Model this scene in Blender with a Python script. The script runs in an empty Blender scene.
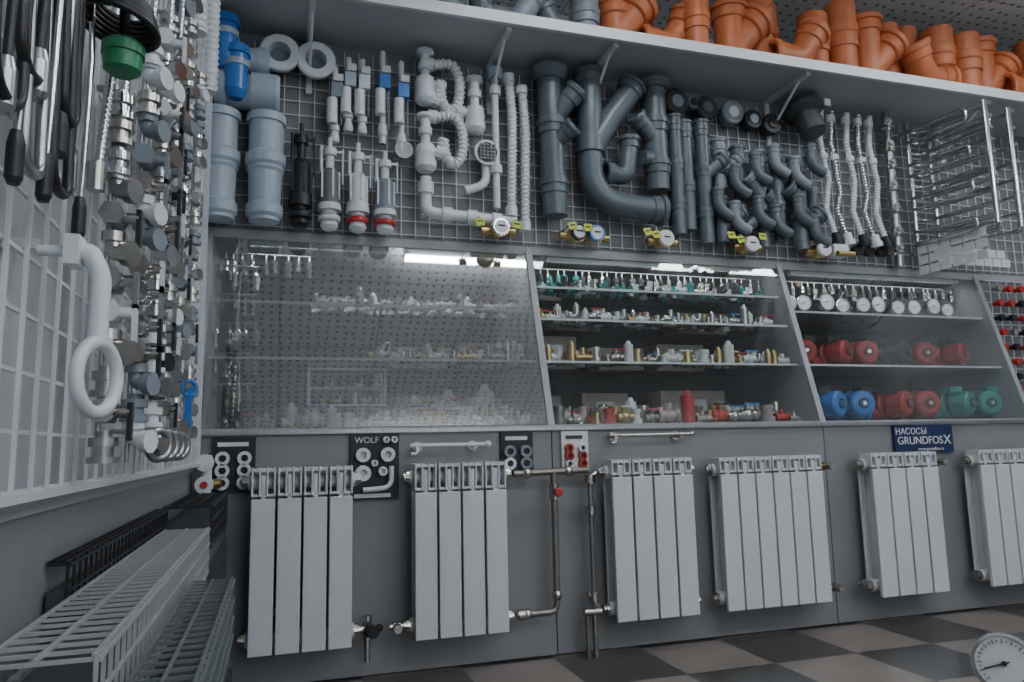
import bpy, math, random, bmesh
from mathutils import Vector, Matrix
random.seed(7)
V=Vector
FL=0.04      # floor level
CEIL=2.66
# ------------------------------------------------------------------ materials
def mat(name,col,rough=.5,metal=0,var=.08,scale=20,bump=0):
    m=bpy.data.materials.new(name);m.use_nodes=True
    nt=m.node_tree;b=nt.nodes['Principled BSDF']
    tc=nt.nodes.new('ShaderNodeTexCoord');nz=nt.nodes.new('ShaderNodeTexNoise')
    nz.inputs['Scale'].default_value=scale;nz.inputs['Detail'].default_value=3
    nt.links.new(tc.outputs['Object'],nz.inputs['Vector'])
    cr=nt.nodes.new('ShaderNodeValToRGB')
    cr.color_ramp.elements[0].position=.3;cr.color_ramp.elements[1].position=.7
    cr.color_ramp.elements[0].color=(*[c*(1-var) for c in col],1)
    cr.color_ramp.elements[1].color=(*[min(1,c*(1+var)) for c in col],1)
    nt.links.new(nz.outputs['Fac'],cr.inputs['Fac']);nt.links.new(cr.outputs['Color'],b.inputs['Base Color'])
    b.inputs['Roughness'].default_value=rough;b.inputs['Metallic'].default_value=metal
    if bump:
        bp=nt.nodes.new('ShaderNodeBump');bp.inputs['Strength'].default_value=bump
        nt.links.new(nz.outputs['Fac'],bp.inputs['Height']);nt.links.new(bp.outputs['Normal'],b.inputs['Normal'])
    return m
M={}
M['panel']=mat('laminate_grey',(.215,.222,.23),.35,0,.05,3)
M['panel_l']=mat('laminate_light',(.33,.34,.355),.4,0,.04,4)
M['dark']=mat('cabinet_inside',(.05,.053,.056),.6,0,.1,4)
M['board']=mat('board_grey',(.19,.20,.212),.5,0,.04,4)
M['wallw']=mat('wall_paint',(.48,.50,.52),.8,0,.04,3,.05)
M['shelf']=mat('shelf_laminate',(.43,.45,.47),.45,0,.03,4)
M['white']=mat('white_plastic',(.66,.70,.73),.35,0,.05)
M['whitew']=mat('white_coated_wire',(.62,.65,.68),.35,0,.03)
M['enamel']=mat('white_enamel',(.61,.64,.665),.3,0,.03,6)
M['bluew']=mat('pale_blue_pvc',(.36,.43,.50),.35,0,.06)
M['grey']=mat('grey_pvc',(.095,.12,.14),.30,0,.08,14)
M['greyl']=mat('light_grey_pvc',(.19,.225,.26),.34,0,.08,14)
M['orange']=mat('orange_pvc',(.48,.14,.05),.42,0,.1,12)
M['black']=mat('black_rubber',(.012,.013,.015),.45,0,.2)
M['red']=mat('red_plastic',(.45,.03,.025),.4,0,.1)
M['redd']=mat('red_castiron',(.36,.025,.02),.45,0,.15,30,.1)
M['blue']=mat('blue_plastic',(.03,.17,.50),.3,0,.1)
M['teal']=mat('teal_castiron',(.02,.24,.22),.45,0,.15,30,.1)
M['green']=mat('green_plastic',(.02,.22,.10),.35,0,.1)
M['chrome']=mat('chrome',(.62,.63,.64),.13,1,.05)
M['steel']=mat('brushed_steel',(.40,.41,.42),.32,1,.12,60)
M['nickel']=mat('nickel',(.54,.52,.48),.25,1,.1,30)
M['brass']=mat('brass',(.58,.42,.20),.3,1,.12,30)
M['bronze']=mat('aged_steel_pipe',(.26,.24,.22),.4,.8,.15,30)
M['yellow']=mat('yellow_price_tag',(.48,.54,.05),.6,0,.05)
M['paper']=mat('paper_label',(.68,.69,.69),.7,0,.04)
M['card']=mat('cardboard',(.40,.33,.30),.8,0,.12,25,.1)
M['navy']=mat('navy_sign',(.010,.025,.09),.35,0,.05)
M['fins']=mat('dark_enamel',(.045,.05,.053),.5,0,.1)
M['gmesh']=mat('grey_enamel',(.13,.15,.155),.4,0,.06)
M['ink']=mat('dial_ink',(.03,.03,.035),.5)
def glass(name,refl,mxr):
    m=bpy.data.materials.new(name);m.use_nodes=True;nt=m.node_tree
    for n in list(nt.nodes): nt.nodes.remove(n)
    o=nt.nodes.new('ShaderNodeOutputMaterial');t=nt.nodes.new('ShaderNodeBsdfTransparent');g=nt.nodes.new('ShaderNodeBsdfGlossy')
    t.inputs['Color'].default_value=(.95,.97,.97,1);g.inputs['Roughness'].default_value=.015
    lw=nt.nodes.new('ShaderNodeLayerWeight');lw.inputs['Blend'].default_value=.25
    mr=nt.nodes.new('ShaderNodeMapRange');mr.inputs['To Min'].default_value=refl;mr.inputs['To Max'].default_value=mxr
    nt.links.new(lw.outputs['Fresnel'],mr.inputs['Value'])
    mx=nt.nodes.new('ShaderNodeMixShader')
    nt.links.new(mr.outputs['Result'],mx.inputs['Fac']);nt.links.new(t.outputs[0],mx.inputs[1]);nt.links.new(g.outputs[0],mx.inputs[2])
    nt.links.new(mx.outputs[0],o.inputs['Surface']);return m
M['glass']=glass('showcase_glass',.045,.22)
M['glass2']=glass('reflective_showcase_glass',.34,.6)
def emis(name,col,s):
    m=bpy.data.materials.new(name);m.use_nodes=True;b=m.node_tree.nodes['Principled BSDF']
    b.inputs['Emission Color'].default_value=(*col,1);b.inputs['Emission Strength'].default_value=s;return m
M['tube']=emis('lamp_tube',(.95,.98,1),4)
M['sky']=emis('window_daylight',(.80,.90,1),1.8)
# floor checker
m=bpy.data.materials.new('checker_tiles');m.use_nodes=True;nt=m.node_tree;b=nt.nodes['Principled BSDF']
tc=nt.nodes.new('ShaderNodeTexCoord');mp=nt.nodes.new('ShaderNodeMapping')
mp.inputs['Location'].default_value=(0.05,0.02,.01);nt.links.new(tc.outputs['Object'],mp.inputs['Vector'])
ck=nt.nodes.new('ShaderNodeTexChecker');ck.inputs['Scale'].default_value=1/.30
ck.inputs['Color1'].default_value=(.29,.25,.22,1);ck.inputs['Color2'].default_value=(.08,.078,.078,1)
nt.links.new(mp.outputs['Vector'],ck.inputs['Vector'])
nz=nt.nodes.new('ShaderNodeTexNoise');nz.inputs['Scale'].default_value=9;nz.inputs['Detail'].default_value=6
nt.links.new(tc.outputs['Object'],nz.inputs['Vector'])
mx=nt.nodes.new('ShaderNodeMix');mx.data_type='RGBA';mx.blend_type='MULTIPLY';mx.inputs[0].default_value=.45
nt.links.new(ck.outputs['Color'],mx.inputs[6]);nt.links.new(nz.outputs['Fac'],mx.inputs[7])
br=nt.nodes.new('ShaderNodeTexBrick');br.inputs['Scale'].default_value=1;br.offset=0;br.inputs['Brick Width'].default_value=.3;br.inputs['Row Height'].default_value=.3
br.inputs['Mortar Size'].default_value=.0025;br.inputs['Color1'].default_value=(1,1,1,1);br.inputs['Color2'].default_value=(1,1,1,1);br.inputs['Mortar'].default_value=(.35,.35,.35,1)
nt.links.new(mp.outputs['Vector'],br.inputs['Vector'])
m2=nt.nodes.new('ShaderNodeMix');m2.data_type='RGBA';m2.blend_type='MULTIPLY';m2.inputs[0].default_value=1
nt.links.new(mx.outputs[2],m2.inputs[6]);nt.links.new(br.outputs['Color'],m2.inputs[7]);nt.links.new(m2.outputs[2],b.inputs['Base Color'])
b.inputs['Roughness'].default_value=.28;M['floor']=m
# perforated ceiling tiles
m=bpy.data.materials.new('perforated_ceiling_tile');m.use_nodes=True;nt=m.node_tree;b=nt.nodes['Principled BSDF']
tc=nt.nodes.new('ShaderNodeTexCoord');br=nt.nodes.new('ShaderNodeTexBrick');br.offset=0
br.inputs['Scale'].default_value=1;br.inputs['Brick Width'].default_value=.6;br.inputs['Row Height'].default_value=.6;br.inputs['Mortar Size'].default_value=.006
br.inputs['Color1'].default_value=(.85,.86,.87,1);br.inputs['Color2'].default_value=(.85,.86,.87,1);br.inputs['Mortar'].default_value=(.6,.61,.62,1)
vo=nt.nodes.new('ShaderNodeTexVoronoi');vo.voronoi_dimensions='2D';vo.inputs['Scale'].default_value=18;vo.inputs['Randomness'].default_value=.3
cr=nt.nodes.new('ShaderNodeValToRGB');cr.color_ramp.elements[0].position=.14;cr.color_ramp.elements[0].color=(.35,.35,.35,1);cr.color_ramp.elements[1].position=.2
nt.links.new(tc.outputs['Object'],br.inputs['Vector']);nt.links.new(tc.outputs['Object'],vo.inputs['Vector']);nt.links.new(vo.outputs['Distance'],cr.inputs['Fac'])
mx=nt.nodes.new('ShaderNodeMix');mx.data_type='RGBA';mx.blend_type='MULTIPLY';mx.inputs[0].default_value=1
nt.links.new(br.outputs['Color'],mx.inputs[6]);nt.links.new(cr.outputs['Color'],mx.inputs[7]);nt.links.new(mx.outputs[2],b.inputs['Base Color'])
b.inputs['Roughness'].default_value=.85;M['ceil']=m
# ------------------------------------------------------------------ mesh builder
def basis(a):
    a=a.normalized();h=V((0,0,1)) if abs(a.z)<.9 else V((1,0,0))
    u=h.cross(a).normalized();return u,a.cross(u),a
def fillet(pts,R,n=6):
    pts=[V(p) for p in pts];out=[pts[0]]
    for i in range(1,len(pts)-1):
        a,b,c=pts[i-1],pts[i],pts[i+1];d1=(a-b);d2=(c-b)
        k=min(R,d1.length*.49,d2.length*.49);s=b+d1.normalized()*k;e=b+d2.normalized()*k
        for j in range(n+1):
            t=j/n;out.append(s*(1-t)**2+b*2*t*(1-t)+e*t*t)
    out.append(pts[-1]);return out
class B:
    def __init__(s,name): s.name=name;s.v=[];s.f=[];s.m=[];s.sm=[];s.mats=[]
    def mi(s,k):
        if k not in s.mats: s.mats.append(k)
        return s.mats.index(k)
    def face(s,idx,k,sm=False): s.f.append(idx);s.m.append(s.mi(k));s.sm.append(sm)
    def box(s,c,d,k,rot=None):
        c=V(c);n=len(s.v)
        for sx in(-1,1):
            for sy in(-1,1):
                for sz in(-1,1):
                    q=V((sx*d[0]/2,sy*d[1]/2,sz*d[2]/2))
                    if rot is not None:q=rot@q
                    s.v.append(c+q)
        for q in((0,1,3,2),(4,6,7,5),(0,4,5,1),(2,3,7,6),(0,2,6,4),(1,5,7,3)): s.face([n+i for i in q],k)
        return s
    def b2(s,a,b,k):
        return s.box([(a[i]+b[i])/2 for i in range(3)],[abs(b[i]-a[i]) for i in range(3)],k)
    def ring(s,c,u,w,r,seg):
        n=len(s.v)
        for i in range(seg):
            t=2*math.pi*i/seg;s.v.append(c+u*(math.cos(t)*r)+w*(math.sin(t)*r))
        return n
    def lathe(s,o,ax,prof,k,seg=14,soft=False,cap=True):
        o=V(o);u,w,a=basis(V(ax))
        def band(p,q):
            for i in range(seg):
                j=(i+1)%seg;s.face([p+i,p+j,q+j,q+i],k,True)
        if soft:
            rs=[s.ring(o+a*t,u,w,max(r,1e-4),seg) for t,r in prof]
            for i in range(len(rs)-1): band(rs[i],rs[i+1])
        else:
            for i in range(len(prof)-1):
                p=s.ring(o+a*prof[i][0],u,w,max(prof[i][1],1e-4),seg);q=s.ring(o+a*prof[i+1][0],u,w,max(prof[i+1][1],1e-4),seg);band(p,q)
        if cap:
            for t,r in(prof[0],prof[-1]):
                if r>1e-3:
                    p=s.ring(o+a*t,u,w,r,seg);s.face([p+i for i in range(seg)],k)
        return s
    def cyl(s,a,b,r,k,seg=12,r2=None):
        a=V(a);b=V(b);return s.lathe(a,b-a,[(0,r),((b-a).length,r if r2 is None else r2)],k,seg)
    def sph(s,c,r,k,sx=1,seg=12,ax=(0,0,1)):
        return s.lathe(c,ax,[(-r*sx*math.cos(math.pi*i/8),r*math.sin(math.pi*i/8)) for i in range(9)],k,seg,True,False)
    def tube(s,pts,r,k,seg=8,closed=False,rf=None):
        pts=[V(p) for p in pts];n=len(pts);pu=None;rs=[]
        for i,p in enumerate(pts):
            if closed: t=pts[(i+1)%n]-pts[i-1]
            else: t=pts[min(i+1,n-1)]-pts[max(i-1,0)]
            if t.length<1e-9: t=V((0,0,1))
            t.normalize()
            if pu is None: u,w,_=basis(t)
            else:
                u=pu-t*pu.dot(t)
                u=u.normalized() if u.length>1e-6 else basis(t)[0]
                w=t.cross(u)
            pu=u;rr=rf(i/(n-1)) if rf else r
            rs.append(s.ring(p,u,w,rr,seg))
        pairs=[(rs[i],rs[i+1]) for i in range(n-1)]
        if closed:pairs.append((rs[-1],rs[0]))
        for p,q in pairs:
            for i in range(seg):
                j=(i+1)%seg;s.face([p+i,p+j,q+j,q+i],k,True)
        if not closed:
            for p in(rs[0],rs[-1]):
                m_=len(s.v);s.v.extend([V(s.v[p+i]) for i in range(seg)]);s.face([m_+i for i in range(seg)],k)
        return s
    def torus(s,c,ax,R,r,k,seg=24,ts=8):
        u,w,a=basis(V(ax));c=V(c)
        return s.tube([c+u*math.cos(2*math.pi*i/seg)*R+w*math.sin(2*math.pi*i/seg)*R for i in range(seg)],r,k,ts,True)
    def hose(s,pts,r,k,n,seg=10,amp=.18):   # corrugated
        pts=[V(p) for p in pts];L=[0]
        for i in range(1,len(pts)):L.append(L[-1]+(pts[i]-pts[i-1]).length)
        out=[];N=n*4;j=0
        for i in range(N+1):
            t=L[-1]*i/N
            while j<len(pts)-2 and L[j+1]<t:j+=1
            q=(t-L[j])/max(1e-9,L[j+1]-L[j]);out.append(pts[j].lerp(pts[j+1],min(1,q)))
        return s.tube(out,r,k,seg,rf=lambda t:r*(1+amp*math.sin(t*n*2*math.pi)))
    def prism(s,poly,x0,x1,k):   # poly in YZ extruded along X
        n=len(s.v);m_=len(poly)
        for x in(x0,x1):
            for y,z in poly:s.v.append(V((x,y,z)))
        s.face([n+i for i in range(m_)],k);s.face([n+m_+i for i in reversed(range(m_))],k)
        for i in range(m_):
            j=(i+1)%m_;s.face([n+i,n+j,n+m_+j,n+m_+i],k)
        return s
    def done(s,bevel=0):
        me=bpy.data.meshes.new(s.name);me.from_pydata([tuple(v) for v in s.v],[],s.f)
        for k in s.mats: me.materials.append(M[k])
        me.polygons.foreach_set('material_index',s.m);me.polygons.foreach_set('use_smooth',s.sm);me.update()
        bm=bmesh.new();bm.from_mesh(me);bmesh.ops.recalc_face_normals(bm,faces=bm.faces);bm.to_mesh(me);bm.free()
        o=bpy.data.objects.new(s.name,me);bpy.context.collection.objects.link(o)
        if bevel:
            md=o.modifiers.new('bevel','BEVEL');md.width=bevel;md.segments=2;md.limit_method='ANGLE'
        return o
# ------------------------------------------------------------------ room shell
X0,X1=-.24,3.75;YB=.62;YF=-5.2
B('floor').b2((X0-.1,YF-.1,FL-.1),(X1+.1,YB+.1,FL),'floor').done()
B('ceiling').b2((X0-.1,YF-.1,CEIL),(X1+.1,YB+.1,CEIL+.1),'ceil').done()
B('wall_back').b2((X0-.1,YB,FL),(X1+.1,YB+.1,CEIL),'wallw').done()
B('wall_left').b2((X0-.1,YF,FL),(X0,YB,CEIL),'wallw').b2((X0,-2.9,FL),(X0+.012,-.02,.655),'panel').b2((X0,-2.9,.655),(X0+.02,-.02,.672),'panel_l').done()
B('wall_right').b2((X1,YF,FL),(X1+.1,YB,CEIL),'wallw').done()
B('wall_front').b2((X0-.1,YF-.1,FL),(X1+.1,YF,CEIL),'wallw').done()
b=B('window_1');b.b2((.5,YF+.002,.95),(3.0,YF+.01,2.25),'sky')
for x in(.5,1.75,3.0):b.b2((x-.03,YF+.002,.92),(x+.03,YF+.05,2.28),'whitew')
for z in(.95,2.25):b.b2((.47,YF+.002,z-.03),(3.03,YF+.05,z+.03),'whitew')
b.done()
# showcase furniture -------------------------------------------------
c=B('display_showcase')
XL,XR=X0+.002,X1-.002
seams=[XL,.87,1.955,3.0,XR]
for i in range(4):
    c.b2((seams[i]+.002,0,FL+.005),(seams[i+1]-.002,.02,.755),'panel')
c.b2((XL,-.012,.755),(XR,.60,.775),'panel_l')                 # ledge / cabinet bottom
c.b2((XL,-.014,.757),(3.0,-.004,.768),'steel')
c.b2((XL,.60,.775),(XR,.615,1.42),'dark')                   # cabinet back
c.b2((XL,.198,1.405),(3.0,.60,1.425),'panel_l')                # cabinet top
prof=[(-.006,.765),(.60,.765),(.60,1.425),(.188,1.425)]
for x in (XL+.012,.87,1.955,3.0): c.prism(prof,x-.012,x+.012,'panel_l')
c.b2((3.012,.2,.775),(XR,.23,1.425),'board')
c.b2((XL,.20,1.425),(XR,.24,CEIL-.45),'board')                 # upper board
c.b2((XL,.192,1.405),(XR,.20,1.435),'panel_l')
c.done()
for nm,a,b_ in (('glass_panel',X0+.03,.855),('glass_panel',.885,1.94),('glass_panel',1.97,2.985)):
    B(nm).prism([(0,.777),(.005,.777),(.192,1.400),(.187,1.400)],a,b_,'glass2' if a<0 else 'glass').done()
g=B('glass_shelves')
SH={0:[1.0,1.19],1:[1.0,1.16,1.285],2:[1.0,1.225]}
xr=[(X0+.03,.855),(.885,1.94),(1.97,2.985)]
for i,zs in SH.items():
    for z in zs:
        y0=(z-.775)*.19/.64+.03
        g.b2((xr[i][0],y0,z-.006),(xr[i][1],.59,z),'panel_l' if i==2 else 'glass')
        g.b2((xr[i][0],y0-.003,z-.007),(xr[i][1],y0,z+.001),'whitew')
g.done()
# top shelf
s=B('storage_shelf');s.b2((XL,-.10,2.13),(XR,.199,2.15),'shelf').b2((XL,-.115,2.12),(XR,-.10,2.16),'whitew')
for x in(.08,.73,1.13,1.95,2.88):
    s.box((x,.19,2.03),(.02,.016,.2),'whitew');s.box((x,.05,2.122),(.02,.26,.016),'whitew')
    s.cyl((x,.18,1.98),(x,-.02,2.115),.006,'whitew')
s.done()
# wire grid on back board
g=B('wire_grid_panel')
x=-.2
while x<3.68:
    g.box((x,.185,1.77),(.003,.003,.66),'whitew');x+=.05
z=1.45
while z<2.10:
    g.box((1.74,.189,z),(3.9,.003,.003),'whitew');z+=.05
g.done()
# grid on left wall
g=B('wire_grid_panel')
y=-2.6
while y<-.1:
    g.box((X0+.035,y,1.5),(.0035,.0035,1.64),'whitew');y+=.05
z=.68
while z<2.33:
    g.box((X0+.031,-1.35,z),(.0035,2.5,.0035),'whitew');z+=.05
g.box((X0+.035,-1.35,.675),(.008,2.5,.008),'whitew')
for y in(-2.5,-1.6,-.3):
    g.box((X0+.016,y,.9),(.03,.01,.01),'whitew');g.box((X0+.016,y,2.1),(.03,.01,.01),'whitew')
g.done()
# ------------------------------------------------------------------ radiators
def radiator(x0,x1,n,z0=.155,z1=.655,style=0):
    b=B('radiator');w=(x1-x0)/n
    zt=z1-(.085 if style==0 else .055)
    for i in range(n):
        a=x0+i*w;cx=a+w/2
        b.box((cx,-.105,(z0+zt)/2),(w*.90,.014,zt-z0),'enamel')         # front plate
        b.box((cx,-.07,(z0+z1)/2),(w*.18,.07,(z1-z0)*.93),'enamel')     # centre fin
        b.box((cx,-.036,(z0+z1)/2-.01),(w*.86,.008,(z1-z0)*.86),'enamel')
        for dx in(-.42,-.14,.14,.42):                                # top grille fins
            b.box((cx+dx*w,-.078,(zt+z1)/2+.004),(w*.075,.062,z1-zt-.004),'enamel')
        b.box((cx,-.095,zt+.010),(w*.88,.02,.008),'enamel')
        b.box((cx,-.088,z1-.006),(w*.90,.036,.010),'enamel')
        b.box((cx,-.055,z1-.004),(w*.55,.03,.008),'enamel')
    for z in(z0+.035,z1-.04):
        b.cyl((x0-.006,-.062,z),(x1+.006,-.062,z),.022,'enamel',14)
        for x,d in((x0,-1),(x1,1)):
            b.lathe((x+d*.004,-.062,z),(d,0,0),[(0,.021),(.012,.021),(.012,.015),(.02,.015)],'nickel',6)
    for z in (z1-.07,z0+.1):
        b.box((x0+w,-.016,z),(.012,.03,.02),'steel');b.box((x1-w,-.016,z),(.012,.03,.02),'steel')
    return b.done(.002)
radiator(-.07,.215,4,.155,.66);radiator(.39,.68,4,.155,.66)
radiator(1.03,1.33,4,.15,.655,1);radiator(1.43,1.85,6,.15,.65,1)
radiator(2.06,2.37,4,.145,.65,1);radiator(2.57,2.95,5,.145,.65,1)
def valve(b,c,k='red',ax=(0,0,1)):
    c=V(c);b.cyl(c-V(ax)*.025,c+V(ax)*.025,.015,'nickel',10);b.cyl(c,c+V((0,-.035,0)),.008,'nickel')
    b.lathe(c+V((0,-.035,0)),(0,-1,0),[(0,.008),(.0,.014),(.010,.014),(.012,.010)],k,10)
b=B('heating_pipe')
b.cyl((.715,-.062,.62),(.97,-.062,.625),.0105,'bronze');valve(b,(.85,-.062,.56),'red')
b.tube(fillet([(.85,-.062,.625),(.85,-.062,.19),(.715,-.062,.19)],.03),.0105,'bronze',10)
for p in((.76,-.062,.621),(.90,-.062,.623),(.85,-.062,.24),(.75,-.062,.19)):b.sph(p,.017,'nickel')
b.lathe((.72,-.062,.19),(1,0,0),[(0,.017),(.02,.017)],'nickel',6)
b.done()
b=B('heating_pipe')
b.cyl((.975,-.062,.60),(.975,-.062,.26),.008,'bronze');b.cyl((.975,-.062,.26),(.975,-.062,FL),.009,'bronze')
b.cyl((.955,-.062,.24),(.995,-.062,.185),.009,'nickel');b.cyl((.94,-.062,.18),(.998,-.062,.18),.012,'nickel')
for z in(.21,.48,.58):b.lathe((.975,-.062,z),(0,0,1),[(0,.016),(.03,.016)],'nickel',6)
b.cyl((.95,-.062,.17),(.95,-.062,FL),.008,'bronze');b.cyl((.975,-.062,.60),(.998,-.062,.615),.009,'nickel');b.done()
b=B('radiator_valve');b.cyl((.238,-.062,.19),(.26,-.062,.19),.012,'nickel');b.lathe((.26,-.062,.16),(0,0,1),[(0,.012),(.07,.012)],'nickel')
b.lathe((.26,-.062,.19),(.3,-1,0),[(0,.01),(.02,.01),(.02,.02),(.05,.018)],'black');b.cyl((.26,-.062,.16),(.26,-.062,.10),.009,'nickel')
b.cyl((.26,-.062,.19),(.29,-.062,.19),.007,'black');b.sph((.295,-.062,.19),.012,'black');b.done()
for x,z in((1.90,.61),(1.90,.185),(.345,.19),(2.02,.19),(2.42,.61)):
    b=B('radiator_valve');b.lathe((x-.02,-.062,z),(1,0,0),[(0,.009),(.012,.009),(.012,.015),(.03,.015),(.03,.01),(.04,.01)],'brass' if z>.5 else 'nickel',8)
    b.lathe((x,-.062,z),(0,-1,0),[(0,.008),(.015,.008),(.015,.013),(.04,.012)],'nickel');b.done()
# ------------------------------------------------------------------ boards above radiators
def kit(x0,x1,z0,z1,bk,rk,cols,rows,r,name='fitting_kit_board'):
    b=B(name);b.b2((x0,-.012,z0),(x1,-.001,z1),bk);hh=z1-z0
    b.b2((x0+.015,-.0135,z1-.026),(x1-.02,-.012,z1-.014),'ink' if bk=='paper' else 'paper')
    for i in range(cols):
        for j in range(rows):
            x=x0+(i+.5)*(x1-x0)/cols;z=z0+.012+(j+.5)*(hh-.055)/rows
            b.lathe((x,-.012,z),(0,-1,0),[(0,r),(.016,r),(.016,r*.55),(.006,r*.5)],rk if (i+j)%3 else 'white',14)
            b.lathe((x,-.012,z),(0,-1,0),[(0,r*.5),(.008,r*.5)],'black',10)
    return b.done()
kit(-.18,-.06,.59,.75,'black','white',2,3,.020)
b=B('fitting_kit_board');b.b2((.212,-.012,.555),(.361,-.001,.753),'black')
for p,r in(((.25,.69),.022),((.325,.69),.022),((.25,.635),.024),((.31,.64),.014),((.345,.735),.010),((.32,.735),.010),((.285,.665),.010)):b.lathe((p[0],-.012,p[1]),(0,-1,0),[(0,r),(.02,r),(.02,r*.5),(.004,r*.4)],'white')
b.tube(fillet([(.335,-.03,.655),(.335,-.03,.59),(.25,-.03,.585)],.03),.008,'white');b.box((.28,-.013,.567),(.11,.003,.012),'paper');kb=b.done()
kit(.69,.80,.62,.752,'black','greyl',2,2,.020);kit(.90,.995,.62,.752,'paper','red',2,3,.015)
for x0,x1,z,k in((.39,.637,.715,'white'),(1.057,1.367,.735,'nickel')):
    b=B('towel_holder');b.cyl((x0,-.05,z),(x1,-.05,z),.006,k)
    for x in(x0+.03,x1-.04):b.lathe((x,-.001,z-.004),(0,-1,0),[(0,.016),(.006,.016),(.006,.007),(.05,.007)],k)
    b.tube(fillet([(x0+.02,-.05,z),(x0+.02,-.06,z-.025),(x0,-.06,z-.025)],.01),.005,k);b.sph((x1,-.05,z),.011,k);b.done()
sg=B('pump_sign').b2((2.27,-.016,.645),(2.555,-.002,.752),'navy').done()
def text(body,x,z,size,y,parent,k='paper',al='CENTER'):
    cu=bpy.data.curves.new('lettering','FONT');cu.body=body;cu.size=size;cu.align_x=al;cu.extrude=.0008;cu.materials.append(M[k])
    o=bpy.data.objects.new('lettering',cu);bpy.context.collection.objects.link(o);o.location=(x,y,z);o.rotation_euler=(math.pi/2,0,0);o.parent=parent
text('НАСОСЫ',2.35,.718,.034,-.0175,sg);text('GRUNDFOS',2.392,.680,.042,-.0175,sg);text('X',2.525,.678,.052,-.0175,sg);text('www.grundfos.ru',2.44,.655,.018,-.0175,sg)
text('WOLF',.262,.726,.026,-.014,kb)
# ------------------------------------------------------------------ grid merchandise
Y=.125
def hook(b,x,z,y=Y): b.cyl((x,.182,z),(x,y,z),.003,'steel',6)
for x,z in((-.018,2.035),(.10,2.025)):
    b=B('toilet_cuff');b.lathe((x,.17,z),(0,-1,0),[(0,.045),(.03,.048),(.03,.064),(.05,.066),(.055,.06),(.055,.036),(.01,.034)],'white',24,cap=False);b.lathe((x,.17,z),(0,-1,0),[(0,.04),(.01,.04)],'greyl',20);hook(b,x,z+.04,.14);b.done()
b=B('sewer_coupling');b.lathe((-.215,.11,1.875),(1,0,0),[(0,.062),(.02,.068),(.035,.068),(.035,.058),(.11,.058),(.11,.066),(.19,.066),(.2,.06),(.2,.05)],'bluew',20);hook(b,-.1,1.875);b.done()
b=B('sewer_coupling');b.lathe((-.13,.11,1.985),(1,0,0),[(0,.042),(.04,.042),(.04,.046),(.08,.046)],'bluew',20);hook(b,-.1,1.985);b.done()
for x,z,L in((-.195,1.80,.36),(-.055,1.80,.36)):
    b=B('toilet_connector');b.lathe((x,.11,z),(0,0,-1),[(0,.056),(.005,.062),(.03,.062),(.03,.054),(.13,.053),(.14,.064),(.17,.064),(.18,.056),(.19,.06),(.2,.053),(.3,.05),(.31,.058),(.34,.058),(.35,.048),(L,.048)],'bluew',22);hook(b,x,z-.1);b.done()
def flush(x,z0,z1,kt,km,kb):
    b=B('flush_valve');L=z0-z1
    b.lathe((x,.12,z0),(0,0,-1),[(0,.008),(L*.12,.008),(L*.12,.022),(L*.2,.022),(L*.2,.014),(L*.35,.014)],kt,12)
    b.lathe((x,.12,z0-L*.35),(0,0,-1),[(0,.02),(L*.05,.03),(L*.33,.03),(L*.33,.036),(L*.38,.036)],km,14)
    for a in range(5):
        t=a*1.257;b.box((x+math.cos(t)*.031,.12+math.sin(t)*.031,z0-L*.52),(.006,.006,L*.3),kt)
    b.lathe((x,.12,z1+L*.27),(0,0,-1),[(0,.038),(L*.07,.04),(L*.07,.025),(L*.11,.024)],'white' if kb=='red' else kb,14)
    b.lathe((x,.12,z1+L*.14),(0,0,-1),[(0,.036),(L*.03,.038),(L*.05,.036)],kb,14);b.lathe((x,.12,z1+L*.09),(0,0,-1),[(0,.026),(L*.05,.03),(L*.09,.02)],'white' if kb=='red' else kb,14)
    b.box((x+.025,.12,z0-L*.15),(.04,.006,.008),kt);b.cyl((x+.042,.12,z0-L*.12),(x+.042,.12,z0-L*.5),.003,kt,6);b.cyl((x-.028,.12,z0-L*.1),(x-.028,.12,z0-L*.38),.006,kt,8);b.box((x-.014,.12,z0-L*.12),(.03,.006,.008),kt);hook(b,x,z0-.02)
    b.done()
flush(.057,1.79,1.43,'black','black','black');flush(.15,1.75,1.43,'white','gmesh','white')
flush(.243,1.74,1.43,'white','white','red');flush(.334,1.72,1.43,'white','greyl','red')
def fill(x,z0,z1,cap):
    b=B('cistern_fill_valve');b.cyl((x,.13,z0),(x,.13,z1),.010,'white');b.lathe((x,.13,z1),(0,0,1),[(0,.012),(.03,.012),(.03,.017),(.05,.017)],'white',8)
    zz=z0-(z0-z1)*.35
    b.box((x+.005,.12,zz),(.038,.036,.050),cap);b.box((x+.01,.12,zz+.045),(.03,.03,.025),'white');b.cyl((x-.01,.115,zz-.03),(x-.01,.115,zz-.12),.018,'white')
    b.lathe((x,.13,zz-.15),(0,0,-1),[(0,.014),(.02,.017),(.03,.014)],'white');b.cyl((x+.02,.12,zz+.03),(x+.02,.12,z1+.05),.003,'greyl',6);hook(b,x,z0-.02);b.done()
fill(.165,2.01,1.75,'greyl');fill(.21,2.05,1.80,'bluew');fill(.257,2.05,1.79,'white');fill(.327,2.09,1.75,'blue');fill(.392,2.06,1.73,'blue')
b=B('floor_drain_strainer');b.lathe((.40,.15,1.735),(0,-1,0),[(0,.03),(.03,.032),(.03,.024)],'chrome',18);hook(b,.4,1.735);b.done()
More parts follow.
